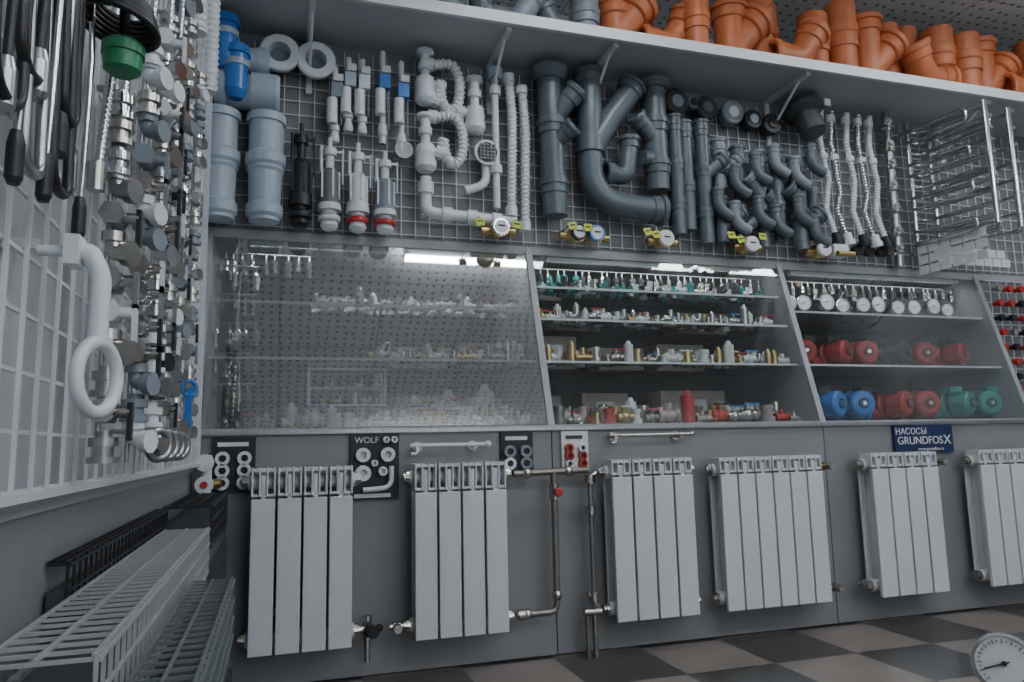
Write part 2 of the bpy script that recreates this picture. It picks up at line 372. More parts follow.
def bottle(x,zt,zb,side=1):
    b=B('bottle_trap')
    b.lathe((x,.12,zt),(0,0,-1),[(0,.03),(.012,.032),(.02,.018),(.05,.018),(.05,.024),(.075,.024),(.075,.016),(zt-zb-.09,.016)],'white')
    b.lathe((x,.12,zb+.10),(0,0,-1),[(0,.02),(.005,.032),(.03,.036),(.06,.034),(.062,.038),(.085,.038),(.1,.025),(.105,.01)],'white')
    b.cyl((x,.12,zb+.075),(x+side*.075,.12,zb+.075),.016,'white');b.lathe((x+side*.04,.12,zb+.075),(side,0,0),[(0,.022),(.028,.022)],'white');hook(b,x,zt-.04);b.done()
bottle(.475,2.11,1.91);bottle(.655,2.03,1.82,-1);bottle(.475,1.87,1.66)
for zc,x in((1.93,.565),(1.735,.575)):
    b=B('corrugated_siphon');pts=[(x-.06,.12,zc+.13),(x-.02,.12,zc+.14)]+[(x+.03*math.sin(t*math.pi/8)*1.2,.12,zc+.05+.09*math.cos(t*math.pi/8)) for t in range(0,13)]+[(x-.06,.12,zc-.02)]
    b.hose(pts,.018,'white',26);b.lathe((x-.06,.12,zc+.13),(-1,0,0),[(0,.024),(.03,.024)],'white');hook(b,x,zc+.14);b.done()
b=B('siphon_overflow_pipe');b.tube(fillet([(.475,.12,1.64),(.475,.12,1.515),(.80,.12,1.50)],.03),.02,'white',12)
for x in(.53,.62,.71):b.lathe((x,.12,1.514-(x-.475)*.045),(1,0,-.045),[(0,.027),(.035,.027)],'white')
b.lathe((.475,.12,1.58),(0,0,1),[(0,.028),(.04,.028)],'white');hook(b,.6,1.51);b.done()
b=B('sink_strainer');b.lathe((.70,.15,1.755),(0,-1,0),[(0,.03),(.02,.047),(.028,.047),(.028,.04)],'white',22);b.lathe((.70,.12,1.755),(0,-1,0),[(0,.036),(.004,.036)],'black',20)
for i in(-2,-1,0,1,2):b.box((.70+i*.013,.114,1.755),(.003,.003,.06),'chrome');b.box((.70,.114,1.755+i*.013),(.06,.003,.003),'chrome')
b.tube(fillet([(.70,.15,1.72),(.70,.14,1.64),(.62,.14,1.61)],.05),.016,'white',12);hook(b,.7,1.755);b.done()
b=B('siphon_tailpipe');b.cyl((.735,.13,2.08),(.735,.13,1.55),.013,'white');b.lathe((.735,.13,1.68),(0,0,1),[(0,.022),(.03,.022)],'white');b.lathe((.735,.13,2.04),(0,0,1),[(0,.026),(.04,.03)],'bluew');b.lathe((.735,.13,1.98),(0,0,1),[(0,.022),(.03,.022)],'white');hook(b,.735,2.0);b.done()
for x,zt,zb in((.785,2.06,1.52),(.835,2.02,1.47)):
    b=B('corrugated_drain_hose');b.hose([(x,.12,zt),(x+.012,.12,(zt+zb)/2+.1),(x,.12,zb)],.016,'white',34);b.lathe((x,.12,zt),(0,0,-1),[(0,.022),(.03,.022)],'white');b.lathe((x,.12,zb),(0,0,1),[(0,.022),(.035,.022)],'white');hook(b,x,zt-.02);b.done()
# grey sewer pipes
def pipe(b,p,q,r,k,sock=()):
    p=V(p);q=V(q);L=(q-p).length;b.cyl(p,q,r,k,18)
    for t,w in sock:
        b.lathe(p+(q-p)*t,(q-p),[(0,r*1.02),(.004,r*1.16),(w*.3,r*1.16),(w*.3,r*1.25),(w*.5,r*1.25),(w*.5,r*1.14),(w,r*1.12),(w,r)],k,18,cap=False)
def endsock(b,p,d,r,k,w=.06):
    b.lathe(p,d,[(0,r),(.005,r*1.13),(w*.6,r*1.13),(w*.65,r*1.28),(w*.9,r*1.28),(w,r*1.18),(w,r*.95),(w*.4,r*.9)],k,18)
b=B('sewer_pipe');pipe(b,(.94,.11,2.10),(.95,.11,1.53),.046,'grey',((.35,.06),(.75,.06)));b.lathe((.94,.11,2.10),(0,0,-1),[(0,.07),(.012,.074),(.02,.07),(.05,.052)],'grey',20)
pipe(b,(.945,.11,1.90),(1.01,.07,1.98),.036,'grey');endsock(b,(1.0,.078,1.965),(.6,-.35,.75),.036,'grey');pipe(b,(.945,.11,1.80),(.99,.06,1.84),.03,'grey');endsock(b,(.985,.065,1.835),(.6,-.6,.5),.03,'grey',.04);hook(b,.94,2.0);b.done()
b=B('sewer_pipe_bend');b.tube(fillet([(1.10,.105,2.10),(1.09,.105,1.60),(1.36,.105,1.58)],.14,10),.047,'grey',20);endsock(b,(1.10,.105,2.05),(0,0,1),.047,'grey');endsock(b,(1.33,.105,1.582),(1,0,0),.047,'grey')
b.lathe((1.095,.105,1.84),(0,0,-1),[(0,.053),(.06,.056)],'grey',18);b.tube([(1.10,.10,1.80),(1.18,.095,1.93),(1.27,.09,2.05)],.045,'grey',18);endsock(b,(1.25,.09,2.03),(.58,0,.82),.045,'grey',.05);hook(b,1.1,2.0);b.done()
b=B('sewer_pipe_elbow');b.tube(fillet([(1.17,.10,1.71),(1.235,.10,1.70),(1.255,.10,1.83)],.07),.034,'grey',16);endsock(b,(1.255,.10,1.81),(0,0,1),.034,'grey',.05);endsock(b,(1.19,.10,1.71),(-1,0,0),.034,'grey',.04);hook(b,1.25,1.8);b.done()
b=B('sewer_pipe_tee');pipe(b,(1.375,.11,2.08),(1.375,.11,1.66),.044,'grey',((.3,.06),(.7,.06)));b.lathe((1.375,.11,2.10),(0,0,-1),[(0,.066),(.015,.066),(.03,.05)],'grey',18)
pipe(b,(1.375,.11,1.85),(1.29,.08,1.93),.032,'grey');endsock(b,(1.31,.09,1.91),(-.7,-.2,.66),.032,'grey',.05);pipe(b,(1.375,.11,1.78),(1.30,.09,1.78),.03,'grey');hook(b,1.375,2.0);b.done()
def thin(x,z0,z1,r,k='grey',br=(),nm='waste_pipe_fitting'):
    b=B(nm);n=max(1,int((z0-z1)/.16));pipe(b,(x,.13,z0),(x,.13,z1),r,k,tuple(((i+.1)/n,.045) for i in range(n)));endsock(b,(x,.13,z0-.03),(0,0,1),r,k,.035)
    for z,d in br:
        q=V((x+d*.055,.11,z+.045));pipe(b,(x,.13,z),q,r*.95,k);endsock(b,q,(d,-.2,.8),r,k,.035)
    hook(b,x,z0-.03);b.done()
thin(1.47,1.98,1.50,.026);thin(1.515,1.96,1.52,.026);thin(1.59,1.97,1.47,.028,br=((1.75,1),))
thin(1.665,1.90,1.70,.026,'greyl',((1.76,1),));thin(1.66,1.66,1.48,.025,'grey',((1.54,1),))
thin(1.75,1.88,1.66,.026,'grey',((1.72,-1),));thin(1.745,1.63,1.47,.025,'grey',((1.53,1),))
thin(1.845,1.87,1.62,.026,'greyl',((1.69,-1),));thin(1.85,1.60,1.47,.025)
thin(1.93,1.88,1.50,.025,'grey',((1.62,-1),(1.76,1)));thin(2.03,1.86,1.47,.032,'grey',((1.66,-1),(1.56,1)));thin(2.10,1.75,1.52,.024,'grey')
for i,(x,z) in enumerate(((1.62,1.60),(1.80,1.58),(1.89,1.80),(1.99,1.60),(1.70,1.70),(1.985,1.76),(2.07,1.82),(1.80,1.76),(1.69,1.55),(1.88,1.55),(2.06,1.52))):
    b=B('waste_pipe_elbow');k=('grey','grey','greyl')[i%3];b.tube(fillet([(x,.085,z+.07),(x,.085,z),(x+.06,.085,z-.03)],.05),.022,k,14);endsock(b,(x,.085,z+.05),(0,0,1),.021,k,.035);b.cyl((x,.182,z+.03),(x,.085,z+.03),.003,'steel',6);b.done()
for x,z,r,k,k2 in((1.485,2.045,.055,'black','greyl'),(1.62,2.035,.05,'black','grey'),(1.74,2.03,.05,'greyl','white'),(1.835,2.01,.042,'black','bluew'),(1.925,2.0,.045,'black','black'),(1.56,2.05,.03,'grey','black')):
    b=B('rubber_pipe_cuff');b.lathe((x,.17,z),(0,-1,0),[(0,r*.8),(.03,r*.85),(.03,r),(.045,r),(.05,r*.9),(.05,r*.5)],k,22);b.lathe((x,.12,z),(0,-1,0),[(0,r*.5),(.006,r*.45),(.006,r*.2)],k2,16);hook(b,x,z);b.done()
b=B('drain_funnel');b.lathe((2.06,.11,2.09),(.1,-.35,-1),[(0,.075),(.03,.082),(.045,.078),(.06,.055),(.1,.048),(.1,.055),(.15,.052)],'fins',22);b.box((2.12,.022,2.07),(.03,.002,.03),'paper');hook(b,2.06,2.05);b.done()
for x in(2.165,2.22,2.30,2.36,2.42):
    d=-.10 if x in(2.22,2.36) else 0
    b=B('flexible_water_hose');b.hose([(x+.01,.13,2.09),(x-.015,.12,1.95),(x+.012,.12,1.78+d*.5),(x-.01,.12,1.65),(x+.02,.11,1.53)],.012,'white' if d==0 else 'chrome',44);b.lathe((x+.02,.11,1.55),(.2,0,-1),[(0,.018),(.03,.02),(.03,.026),(.05,.026)],'black' if d==0 else 'white',10)
    b.lathe((x-.0,.128,2.04),(0,0,1),[(0,.019),(.03,.019)],'white',10);b.lathe((x-.002,.12,1.87),(0,0,1),[(0,.018),(.02,.018)],'white',10);hook(b,x+.01,2.08);b.done()
for x in(2.24,2.315,2.375,2.44):
    b=B('pipe_nut');b.lathe((x,.16,1.49),(0,-1,0),[(0,.02),(.03,.026),(.03,.012)],'black' if x>2.3 else 'white',10);b.cyl((x,.182,1.49),(x,.15,1.49),.004,'steel');b.done()
for x,k in((.735,'paper'),(1.03,'black'),(1.10,'blue'),(1.385,'white'),(1.76,'white'),(2.10,'white')):
    b=B('water_meter');b.cyl((x-.055,.125,1.465),(x+.055,.125,1.465),.013,'brass')
    for d in(-1,1):b.lathe((x+d*.042,.125,1.465),(d,0,0),[(0,.017),(.02,.017)],'brass',6)
    b.lathe((x,.15,1.47),(0,-1,0),[(0,.028),(.045,.030),(.05,.033),(.06,.033)],'brass',18);b.lathe((x,.09,1.47),(0,-1,0),[(0,.032),(.012,.030)],k if k!='paper' else 'chrome',18)
    b.lathe((x,.078,1.47),(0,-1,0),[(0,.023),(.001,.023)],'paper',16);b.box((x,.0765,1.473),(.025,.001,.006),'ink');b.cyl((x,.182,1.465),(x,.14,1.465),.004,'steel');b.done()
b=B('boxed_valve');b.box((2.185,.11,1.47),(.07,.05,.05),'paper');b.cyl((2.15,.07,1.45),(2.23,.07,1.45),.012,'brass');b.cyl((2.185,.182,1.47),(2.185,.12,1.47),.004,'steel');b.done(.002)
for i,x in enumerate((.655,.79,1.06,1.00,1.30,1.335,1.66,1.70,1.80)):
    b=B('price_tag');R_=Matrix.Rotation(-.3,3,'X')@Matrix.Rotation(random.uniform(-.3,.3),3,'Y');zz=1.487+random.uniform(-.012,.012);b.box((x,.07,zz),(.032,.002,.03),'yellow',R_);b.box((x,.0685,zz+.003),(.02,.001,.005),'ink',R_);b.cyl((x,.182,1.498),(x,.071,1.498),.0025,'steel',6);b.done()
# ------------------------------------------------------------------ towel rail display (right)
b=B('display_post');b.cyl((2.53,.14,2.12),(2.53,.14,1.43),.018,'steel')
for z in(2.08,1.98,1.90,1.80,1.70,1.60,1.52):
    b.lathe((2.53,.14,z),(0,0,-1),[(0,.02),(.01,.03),(.03,.03),(.04,.02)],'nickel',10);b.cyl((2.53,.14,z-.02),(2.49,.09,z-.02),.010,'nickel');b.lathe((2.50,.10,z-.02),(-.9,-1,-.2),[(0,.013),(.02,.015),(.02,.009),(.026,.004)],'steel')
b.cyl((2.53,.182,2.0),(2.53,.14,2.0),.006,'steel');b.done()
for xo,zs in((2.64,[2.05-.05*i for i in range(11)]),(2.76,[2.03-.07*i for i in range(8)])):
    b=B('heated_towel_rail');xx=xo
    b.cyl((xx,.14,2.09),(xx,.14,1.46),.011,'chrome');b.cyl((xx,-.24,zs[0]-.03),(xx,-.24,zs[-1]-.03),.011,'chrome')
    for i,z in enumerate(zs):
        b.tube(fillet([(xx,.14,z),(xx+.05,.13,z-.01),(xx+.05,-.23,z-.03),(xx,-.24,z-.04)],.05),.008,'chrome',8)
        if i%3==0:b.tube(fillet([(xx-.03,.12,z-.02),(xx-.03,-.18,z-.04),(xx-.03,-.18,z-.09),(xx-.03,.12,z-.07)],.03),.008,'chrome',8)
    for z in(2.05,1.5):b.cyl((xx,.182,z),(xx,.14,z),.009,'chrome')
    b.done()
b=B('price_label_strip')
for i in range(6):
    for j in range(3):b.box((2.62+i*.001,.10-.055*i,1.50-j*.045),(.003,.048,.036),'paper')
b.b2((2.622,-.24,1.52),(2.626,.14,1.53),'steel')
for i in range(8):
    for j in range(2):b.box((2.66+.05*i,.06-.02*j,1.49-.045*j),(.045,.003,.035),'paper')
b.box((2.85,.064,1.508),(.45,.004,.006),'steel');b.cyl((2.7,.182,1.508),(2.7,.06,1.508),.004,'steel');b.done()
g=B('wire_grid_panel')
for i in range(14):g.box((3.06+.05*i,.17,1.1),(.0035,.0035,.6),'whitew')
for i in range(13):g.box((3.38,.174,.8+.05*i),(.7,.0035,.0035),'whitew')
g.done()
b=B('red_valve_assortment')
for i in range(10):
    for j in range(9):
        x=3.07+.065*i;z=.83+.066*j;b.lathe((x,.168,z),(0,-1,0),[(0,.010),(.025,.010),(.025,.017),(.04,.015)],random.choice(['red','red','nickel','white','black']),8)
b.done()
# ------------------------------------------------------------------ orange fittings on shelf
ZS=2.152
def osock(b,p,d,r,k,w=.07): endsock(b,p,d,r,k,w)
def o_up(x,y,h,r,k='orange',nm='sewer_socket'):
    b=B(nm);b.lathe((x,y,ZS),(0,0,1),[(0,r),(h*.45,r),(h*.45,r*1.12),(h*.6,r*1.12),(h*.62,r*1.22),(h*.72,r*1.22),(h*.74,r*1.12),(h,r*1.12),(h,r*.95),(h*.8,r*.9)],k,20);b.done()
def o_elb(x,y,r,k='orange',d=1,z=0):
    b=B('sewer_elbow');b.tube(fillet([(x-d*.09,y,ZS+r*1.3),(x,y,ZS+r*1.3),(x+d*.07,y-.02,ZS+r*1.3+.11)],.08,8),r,k,20)
    osock(b,(x-d*.06,y,ZS+r*1.3),(-d,0,0),r,k);osock(b,(x+d*.045,y-.013,ZS+r*1.3+.075),(d*.5,-.15,.85),r,k);b.done()
def o_tee(x,y,r,k='orange',d=1,h=.3):
    b=B('sewer_tee');b.cyl((x,y,ZS),(x,y,ZS+h),r,k,20);osock(b,(x,y,ZS+h-.07),(0,0,1),r,k);b.lathe((x,y,ZS+.02),(0,0,1),[(0,r*1.1),(.05,r*1.1)],k,20)
    q=V((x+d*.1,y-.02,ZS+.2));b.cyl((x,y,ZS+.08),q,r,k,20);osock(b,q-V((d*.03,0,.03)),(d,-.2,1),r,k);b.done()
def o_lay(x,y,r,L,k='orange'):
    b=B('sewer_pipe');b.cyl((x,y,ZS+r*1.28),(x+L,y,ZS+r*1.28),r,k,20);osock(b,(x+.06,y,ZS+r*1.28),(-1,0,0),r,k);osock(b,(x+L-.06,y,ZS+r*1.28),(1,0,0),r,k);b.done()
o_lay(.30,.06,.05,.14,'greyl');o_up(.55,.03,.14,.045,'greyl');o_up(.66,.03,.12,.04,'grey');o_elb(.79,.02,.042,'greyl');o_elb(.95,.05,.042,'grey',-1);o_up(1.06,.03,.20,.048,'greyl')
o_tee(1.19,.05,.055,d=1,h=.22);o_elb(1.42,.05,.055);o_elb(1.56,.08,.05,d=-1);o_tee(1.68,.03,.06,d=1,h=.27);o_up(1.84,.06,.38,.057)
o_elb(1.97,.0,.053,d=1);o_up(2.10,.05,.30,.055);o_up(2.225,.03,.36,.057);o_tee(2.35,.03,.058,d=1,h=.32);o_up(2.50,.08,.33,.055);o_elb(2.62,.0,.056,d=-1)
o_up(2.75,.04,.33,.060);o_up(2.88,.02,.31,.057);o_tee(3.0,.05,.06,d=1,h=.32);o_elb(3.18,.0,.06);o_up(3.32,.05,.36,.062);o_tee(3.46,.05,.055,h=.36)
o_up(2.16,.13,.37,.04);o_up(2.66,.13,.37,.05);o_up(3.10,.12,.38,.055);o_up(1.50,-.02,.24,.045);o_up(2.43,.13,.36,.05);o_up(2.95,.13,.37,.05);o_up(1.33,.13,.3,.05);o_up(1.92,.13,.36,.05)
# ------------------------------------------------------------------ showcase contents
def small(b,x,y,z,s,ks):
    k=random.choice(ks);t=random.random()
    if t<.25:
        b.lathe((x,y,z),(0,0,1),[(0,s),(s*.7,s),(s*.7,s*.7),(s*1.6,s*.7),(s*1.6,s*.9),(s*2.2,s*.9)],k,8)
    elif t<.5:
        b.tube(fillet([(x-s,y,z+s*.8),(x,y,z+s*.8),(x,y,z+s*2.4)],s,4),s*.55,k,7);b.lathe((x-s,y,z+s*.8),(-1,0,0),[(0,s*.78),(s*.5,s*.78)],k,7)
    elif t<.7:
        b.cyl((x-s*1.3,y,z+s*.8),(x+s*1.3,y,z+s*.8),s*.6,k,8);b.cyl((x,y,z+s*.8),(x,y,z+s*2.2),s*.5,k,8);b.lathe((x-s*1.3,y,z+s*.8),(1,0,0),[(0,s*.8),(s*.5,s*.8)],k,6);b.lathe((x+s*1.3,y,z+s*.8),(-1,0,0),[(0,s*.8),(s*.5,s*.8)],k,6)
    elif t<.88:
        b.cyl((x-s*1.2,y,z+s*.9),(x+s*1.2,y,z+s*.9),s*.65,k,8);b.sph((x,y,z+s*.9),s*.85,k,1,8);b.cyl((x,y,z+s*1.2),(x,y,z+s*2.3),s*.2,k,6);b.box((x+s*.6,y,z+s*2.35),(s*2.4,s*.6,s*.25),random.choice(['red','black','blue','white','red']))
    else:
        b.lathe((x,y,z),(0,0,1),[(0,s*.8),(s*3,s*.8),(s*3,s*.5),(s*3.6,s*.3)],k,8)
def row(nm,x0,x1,z,ks,s=.014,ys=(0,)):
    b=B(nm);yb=(z-.775)*.19/.64+.05
    for yo in ys:
        x=x0+s
        while x<x1-s:
            ss=s*random.uniform(.6,1.3);small(b,x,yb+yo+random.uniform(0,.02),z+.0005,ss,ks);x+=ss*random.uniform(1.8,2.5)
    b.done()
MM=['nickel','chrome','brass','nickel','white','paper'];R4=(.015,.06,.11,.17)
row('pipe_fitting_assortment',.30,.85,1.0,MM,ys=R4,s=.019);row('pipe_fitting_assortment',.10,.85,1.19,['white','nickel','paper','paper'],ys=(.02,.08,.16),s=.015)
row('pipe_fitting_assortment',.02,.85,.777,MM+['brass','white','card'],s=.022,ys=(.015,.07,.13,.2));row('plastic_fitting_assortment',.42,.82,.777,['white','white','paper'],s=.038,ys=(.09,.2))
row('pipe_fitting_assortment',.90,1.93,1.0,['nickel','brass','white','brass','paper'],ys=R4,s=.020);row('pipe_fitting_assortment',.90,1.93,1.16,MM,ys=R4,s=.018)
row('pipe_fitting_assortment',.90,1.93,1.285,['nickel','black','teal','white','teal'],ys=(.02,.08,.15),s=.016);row('pipe_fitting_assortment',.90,1.93,.777,MM+['brass','bronze','red','card'],s=.025,ys=(.015,.07,.13,.2))
row('pipe_fitting_assortment',-.18,.02,.777,['black','nickel','bronze'],s=.020,ys=(.02,.12))
b=B('small_parts_rack')
for x in(.10,.36):
    for y in(.30,.40):b.box((x,y,.885),(.009,.009,.21),'whitew')
for z in(.80,.86,.92,.985):
    b.box((.23,.35,z),(.27,.11,.006),'whitew')
    if z<.95:
        for i in range(9):small(b,.125+.026*i,.31,z+.003,.012,['nickel','white','brass','black'])
b.done()
def hang(nm,x0,x1,y,z,ks,n):
    b=B(nm);b.cyl((x0,y,z),(x1,y,z),.004,'steel',6)
    for i in range(n):
        x=x0+(i+.5)*(x1-x0)/n+random.uniform(-.012,.012);k=random.choice(ks);l=random.uniform(.025,.06);q=random.uniform(.008,.015)
        b.cyl((x,y,z),(x,y,z-.02),.003,'steel',6);b.lathe((x,y,z-.02),(0,0,-1),[(0,.008),(.01,q),(l*.6,q),(l*.6,.009),(l,.012)],k,8)
    b.done()
hang('hanging_fitting_assortment',-.2,.10,.28,1.375,['black','nickel','bronze'],9);hang('hanging_fitting_assortment',.9,1.93,.28,1.375,['bronze','black','nickel','fins','teal'],30)
hang('hanging_fitting_assortment',1.98,2.97,.28,1.375,['bronze','black','nickel','fins'],24)
for i in range(5):
    z=1.32-i*.1;hang('hanging_fitting_assortment',-.2,-.07,.24-.02*i,z,['black','bronze','nickel'],5)
for x,y,z,w,h in((.50,.46,.777,.18,.12),(.75,.46,1.0,.16,.10),(.5,.46,1.0,.22,.08),(1.03,.44,1.0,.19,.13),(1.25,.46,.777,.2,.13),(1.65,.46,.777,.3,.14),(.72,.46,.777,.2,.11),(1.72,.48,1.16,.25,.09),(1.15,.48,1.16,.2,.08),(1.6,.46,1.0,.22,.11),(1.33,.46,1.0,.2,.09),(1.0,.5,1.285,.18,.07),(.98,.46,.777,.16,.12)):
    B('cardboard_box').box((x,y,z+h/2+.0005),(w,.12,h),'card').box((x,y-.061,z+h*.55),(w*.4,.002,h*.4),'paper').done(.003)
def gauge(name,c,d,r,extra=None):
    b=B(name);c=V(c);d=V(d).normalized()
    b.lathe(c-d*r*.7,d,[(0,r*.9),(.0+r*.1,r),(r*.7,r),(r*.72,r*1.06),(r*.85,r*1.04),(r*.86,r*.92),(r*.78,r*.9)],'chrome',28)
    f=c+d*r*.09;b.lathe(f,d,[(0,r*.9),(.0008,r*.9)],'paper',28)
    u,w,a=basis(d);rot=Matrix((u,w,a)).transposed()
    f=f+d*.0015
    for i in range(25):
        t=math.radians(-45+i*11.25);b.box(f+(u*math.cos(t)+w*math.sin(t))*r*.76,(r*(.14 if i%2==0 else .07),r*.025,.0008),'ink',rot@Matrix.Rotation(t,3,'Z'))
    t=math.radians(200);b.box(f+(u*math.cos(t)+w*math.sin(t))*r*.25,(r*.85,r*.05,.001),'ink',rot@Matrix.Rotation(t,3,'Z'));b.lathe(f,d,[(0,r*.09),(.002,r*.09)],'ink',10)
    b.lathe(c-d*r*.3-w*r*.9,-w,[(0,r*.2),(r*.5,r*.2),(r*.5,r*.28),(r*.8,r*.28)],'brass',8)
    if extra:extra(b)
    return b.done()
for i,x in enumerate((2.05,2.13,2.24,2.33,2.43,2.52,2.62,2.72,2.82,2.91)):
    r=.030+.007*((i*7)%3)/2;gauge('pressure_gauge',(x,.26+.01*(i%2),1.226+r*1.72),(-.2+.1*(i%3),-1,.05),r)
row('pipe_fitting_assortment',2.0,2.95,1.225,['nickel','black','chrome'],ys=(.16,),s=.014)
def pump(x,y,z,k,s=1,d=1):
    b=B('circulation_pump')
    b.lathe((x,y+.05*s,z+.065*s),(0,-1,0),[(0,.03*s),(.01*s,.05*s),(.045*s,.055*s),(.05*s,.045*s)],k,16)
    b.lathe((x,y+.005*s,z+.065*s),(d*.35,-1,0),[(0,.043*s),(.012*s,.05*s),(.07*s,.048*s),(.078*s,.04*s),(.08*s,.015*s),(.086*s,.012*s)],k,16)
    b.cyl((x-.075*s,y+.03*s,z+.03*s),(x+.075*s,y+.03*s,z+.03*s),.02*s,k)
    for e in(-1,1):b.lathe((x+e*.06*s,y+.03*s,z+.03*s),(e,0,0),[(0,.03*s),(.018*s,.03*s)],k,8)
    for i in range(6):
        t=i*math.pi/3;b.box((x+math.cos(t)*.05*s+d*.012*s,y-.035*s,z+.065*s+math.sin(t)*.05*s),(.006*s,.05*s,.006*s),k)
    b.box((x-.02*s*d,y-.02*s,z+.118*s),(.06*s,.05*s,.026*s),'black' if k!='teal' else 'teal');a=V((d*.35,-1,0)).normalized();c=V((x,y+.005*s,z+.065*s))
    b.lathe(c+a*.078*s,a,[(0,.020*s),(.006,.020*s)],'black',14);b.lathe(c+a*.086*s,a,[(0,.009*s),(.006,.008*s)],'nickel',10);b.done(.0015)
for i,(x,k) in enumerate(((2.07,'redd'),(2.225,'redd'),(2.38,'redd'),(2.535,'fins'),(2.69,'redd'),(2.85,'redd'))):pump(x,.24,1.0005,k,1.0,1 if i%2 else -1)
for i,(x,k) in enumerate(((2.08,'blue'),(2.24,'blue'),(2.41,'redd'),(2.57,'redd'),(2.74,'teal'),(2.90,'teal'))):pump(x,.14,.7755,k,1.05,-1 if i%2 else 1)
for x,k in((2.16,'redd'),(2.45,'fins'),(2.65,'redd'),(2.85,'teal')):pump(x,.42,.7755,k,1.0)
# ------------------------------------------------------------------ left wall merchandise
def col(nm,x,y,z0,z1,step,ks,s,pr=1.8):
    b=B(nm);z=z1
    b.cyl((x-.006,y,z1+.02),(x-.006,y,z0),.003,'steel',6);b.cyl((X0+.04,y,z1+.015),(x-.006,y,z1+.015),.004,'steel',6)
    while z>z0:
        k=random.choice(ks);t=random.random()
        if t<.35:
            b.cyl((x,y-s*1.5,z),(x,y+s*1.5,z),s*.7,k,10);b.lathe((x,y-s*1.6,z),(0,1,0),[(0,s),(s*.7,s)],k,6);b.lathe((x,y+s*.9,z),(0,1,0),[(0,s),(s*.7,s)],k,6);b.cyl((x,y,z),(x+s*pr,y,z),s*.5,k,8);b.box((x+s*pr,y,z-s*.8),(s*.35,s*.9,s*3),random.choice([k,'black','steel','white']))
        elif t<.7:
            b.tube(fillet([(x,y,z+s),(x,y,z-s*.3),(x+s*pr*.8,y-s,z-s*.6)],s,5),s*.65,k,10);b.lathe((x,y,z+s*.6),(0,0,1),[(0,s),(s*.8,s)],k,6);b.lathe((x+s*pr*.5,y-s*.7,z-s*.5),(1,-.5,0),[(0,s),(s*.8,s*1.05)],k,10)
        else:
            b.lathe((x,y,z+s),(0,0,-1),[(0,s*.6),(s*.5,s*.6),(s*.5,s*1.1),(s*1.2,s*1.1),(s*1.2,s*.8),(s*2,s*.8),(s*2,s*1.2),(s*2.5,s*1.2)],k,12)
        z-=step*random.uniform(.85,1.15)
    b.done()
col('faucet_assortment',-.175,-1.47,.70,1.10,.034,['chrome','nickel','steel','white'],.0135)
col('faucet_assortment',-.165,-1.36,.70,1.22,.036,['nickel','chrome','greyl','white'],.0135)
col('faucet_assortment',-.165,-1.24,.71,1.30,.036,['nickel','steel','chrome','white'],.0135)
col('faucet_assortment',-.18,-1.12,.71,1.40,.04,['nickel','steel','chrome','black'],.014)
col('faucet_assortment',-.185,-.97,.71,1.55,.04,['nickel','steel','white','greyl'],.014,1.4)
col('faucet_assortment',-.19,-.78,.72,1.72,.045,['nickel','chrome','greyl','steel'],.014,1.2)
col('faucet_assortment',-.195,-.52,.74,1.60,.045,['nickel','chrome','greyl','white'],.014,1.0)
b=B('blue_valve_handle');b.torus((-.175,-.70,.84),(.6,-1,0),.015,.005,'blue');b.box((-.175,-.70,.80),(.014,.01,.08),'blue');b.cyl((X0+.04,-.70,.84),(-.175,-.70,.84),.005,'brass');b.done()
for y,z0,z1 in((-1.52,.98,1.35),(-1.42,1.08,1.5),(-1.30,1.08,1.6),(-1.14,1.15,1.8),(-1.0,1.3,1.9)):
    b=B('flexible_supply_line');b.hose([(-.185,y,z1),(-.175,y+.01,(z0+z1)/2),(-.185,y,z0)],.005,'chrome',60,8,.08);b.lathe((-.185,y,z0),(0,0,1),[(0,.009),(.03,.009)],'nickel',6);b.cyl((X0+.04,y,z1-.01),(-.18,y,z1-.01),.004,'steel');b.done()
for y in(-.62,-.32):
    b=B('ribbed_connector');b.hose([(-.195,y,2.08),(-.195,y,1.66)],.022,'white',24,14,.12);b.cyl((X0+.04,y,2.0),(-.20,y,2.0),.004,'steel');b.done()
# white holder loop
b=B('towel_ring');b.tube(fillet([(-.168,-1.64,.885),(-.160,-1.64,.885),(-.150,-1.64,.865),(-.150,-1.643,.805)],.02),.0085,'white',12);b.torus((-.148,-1.645,.775),(1,-.34,0),.030,.0058,'white',36,12);b.box((-.172,-1.64,.885),(.012,.026,.026),'white');b.cyl((X0+.04,-1.64,.885),(-.17,-1.64,.885),.005,'white');b.done()
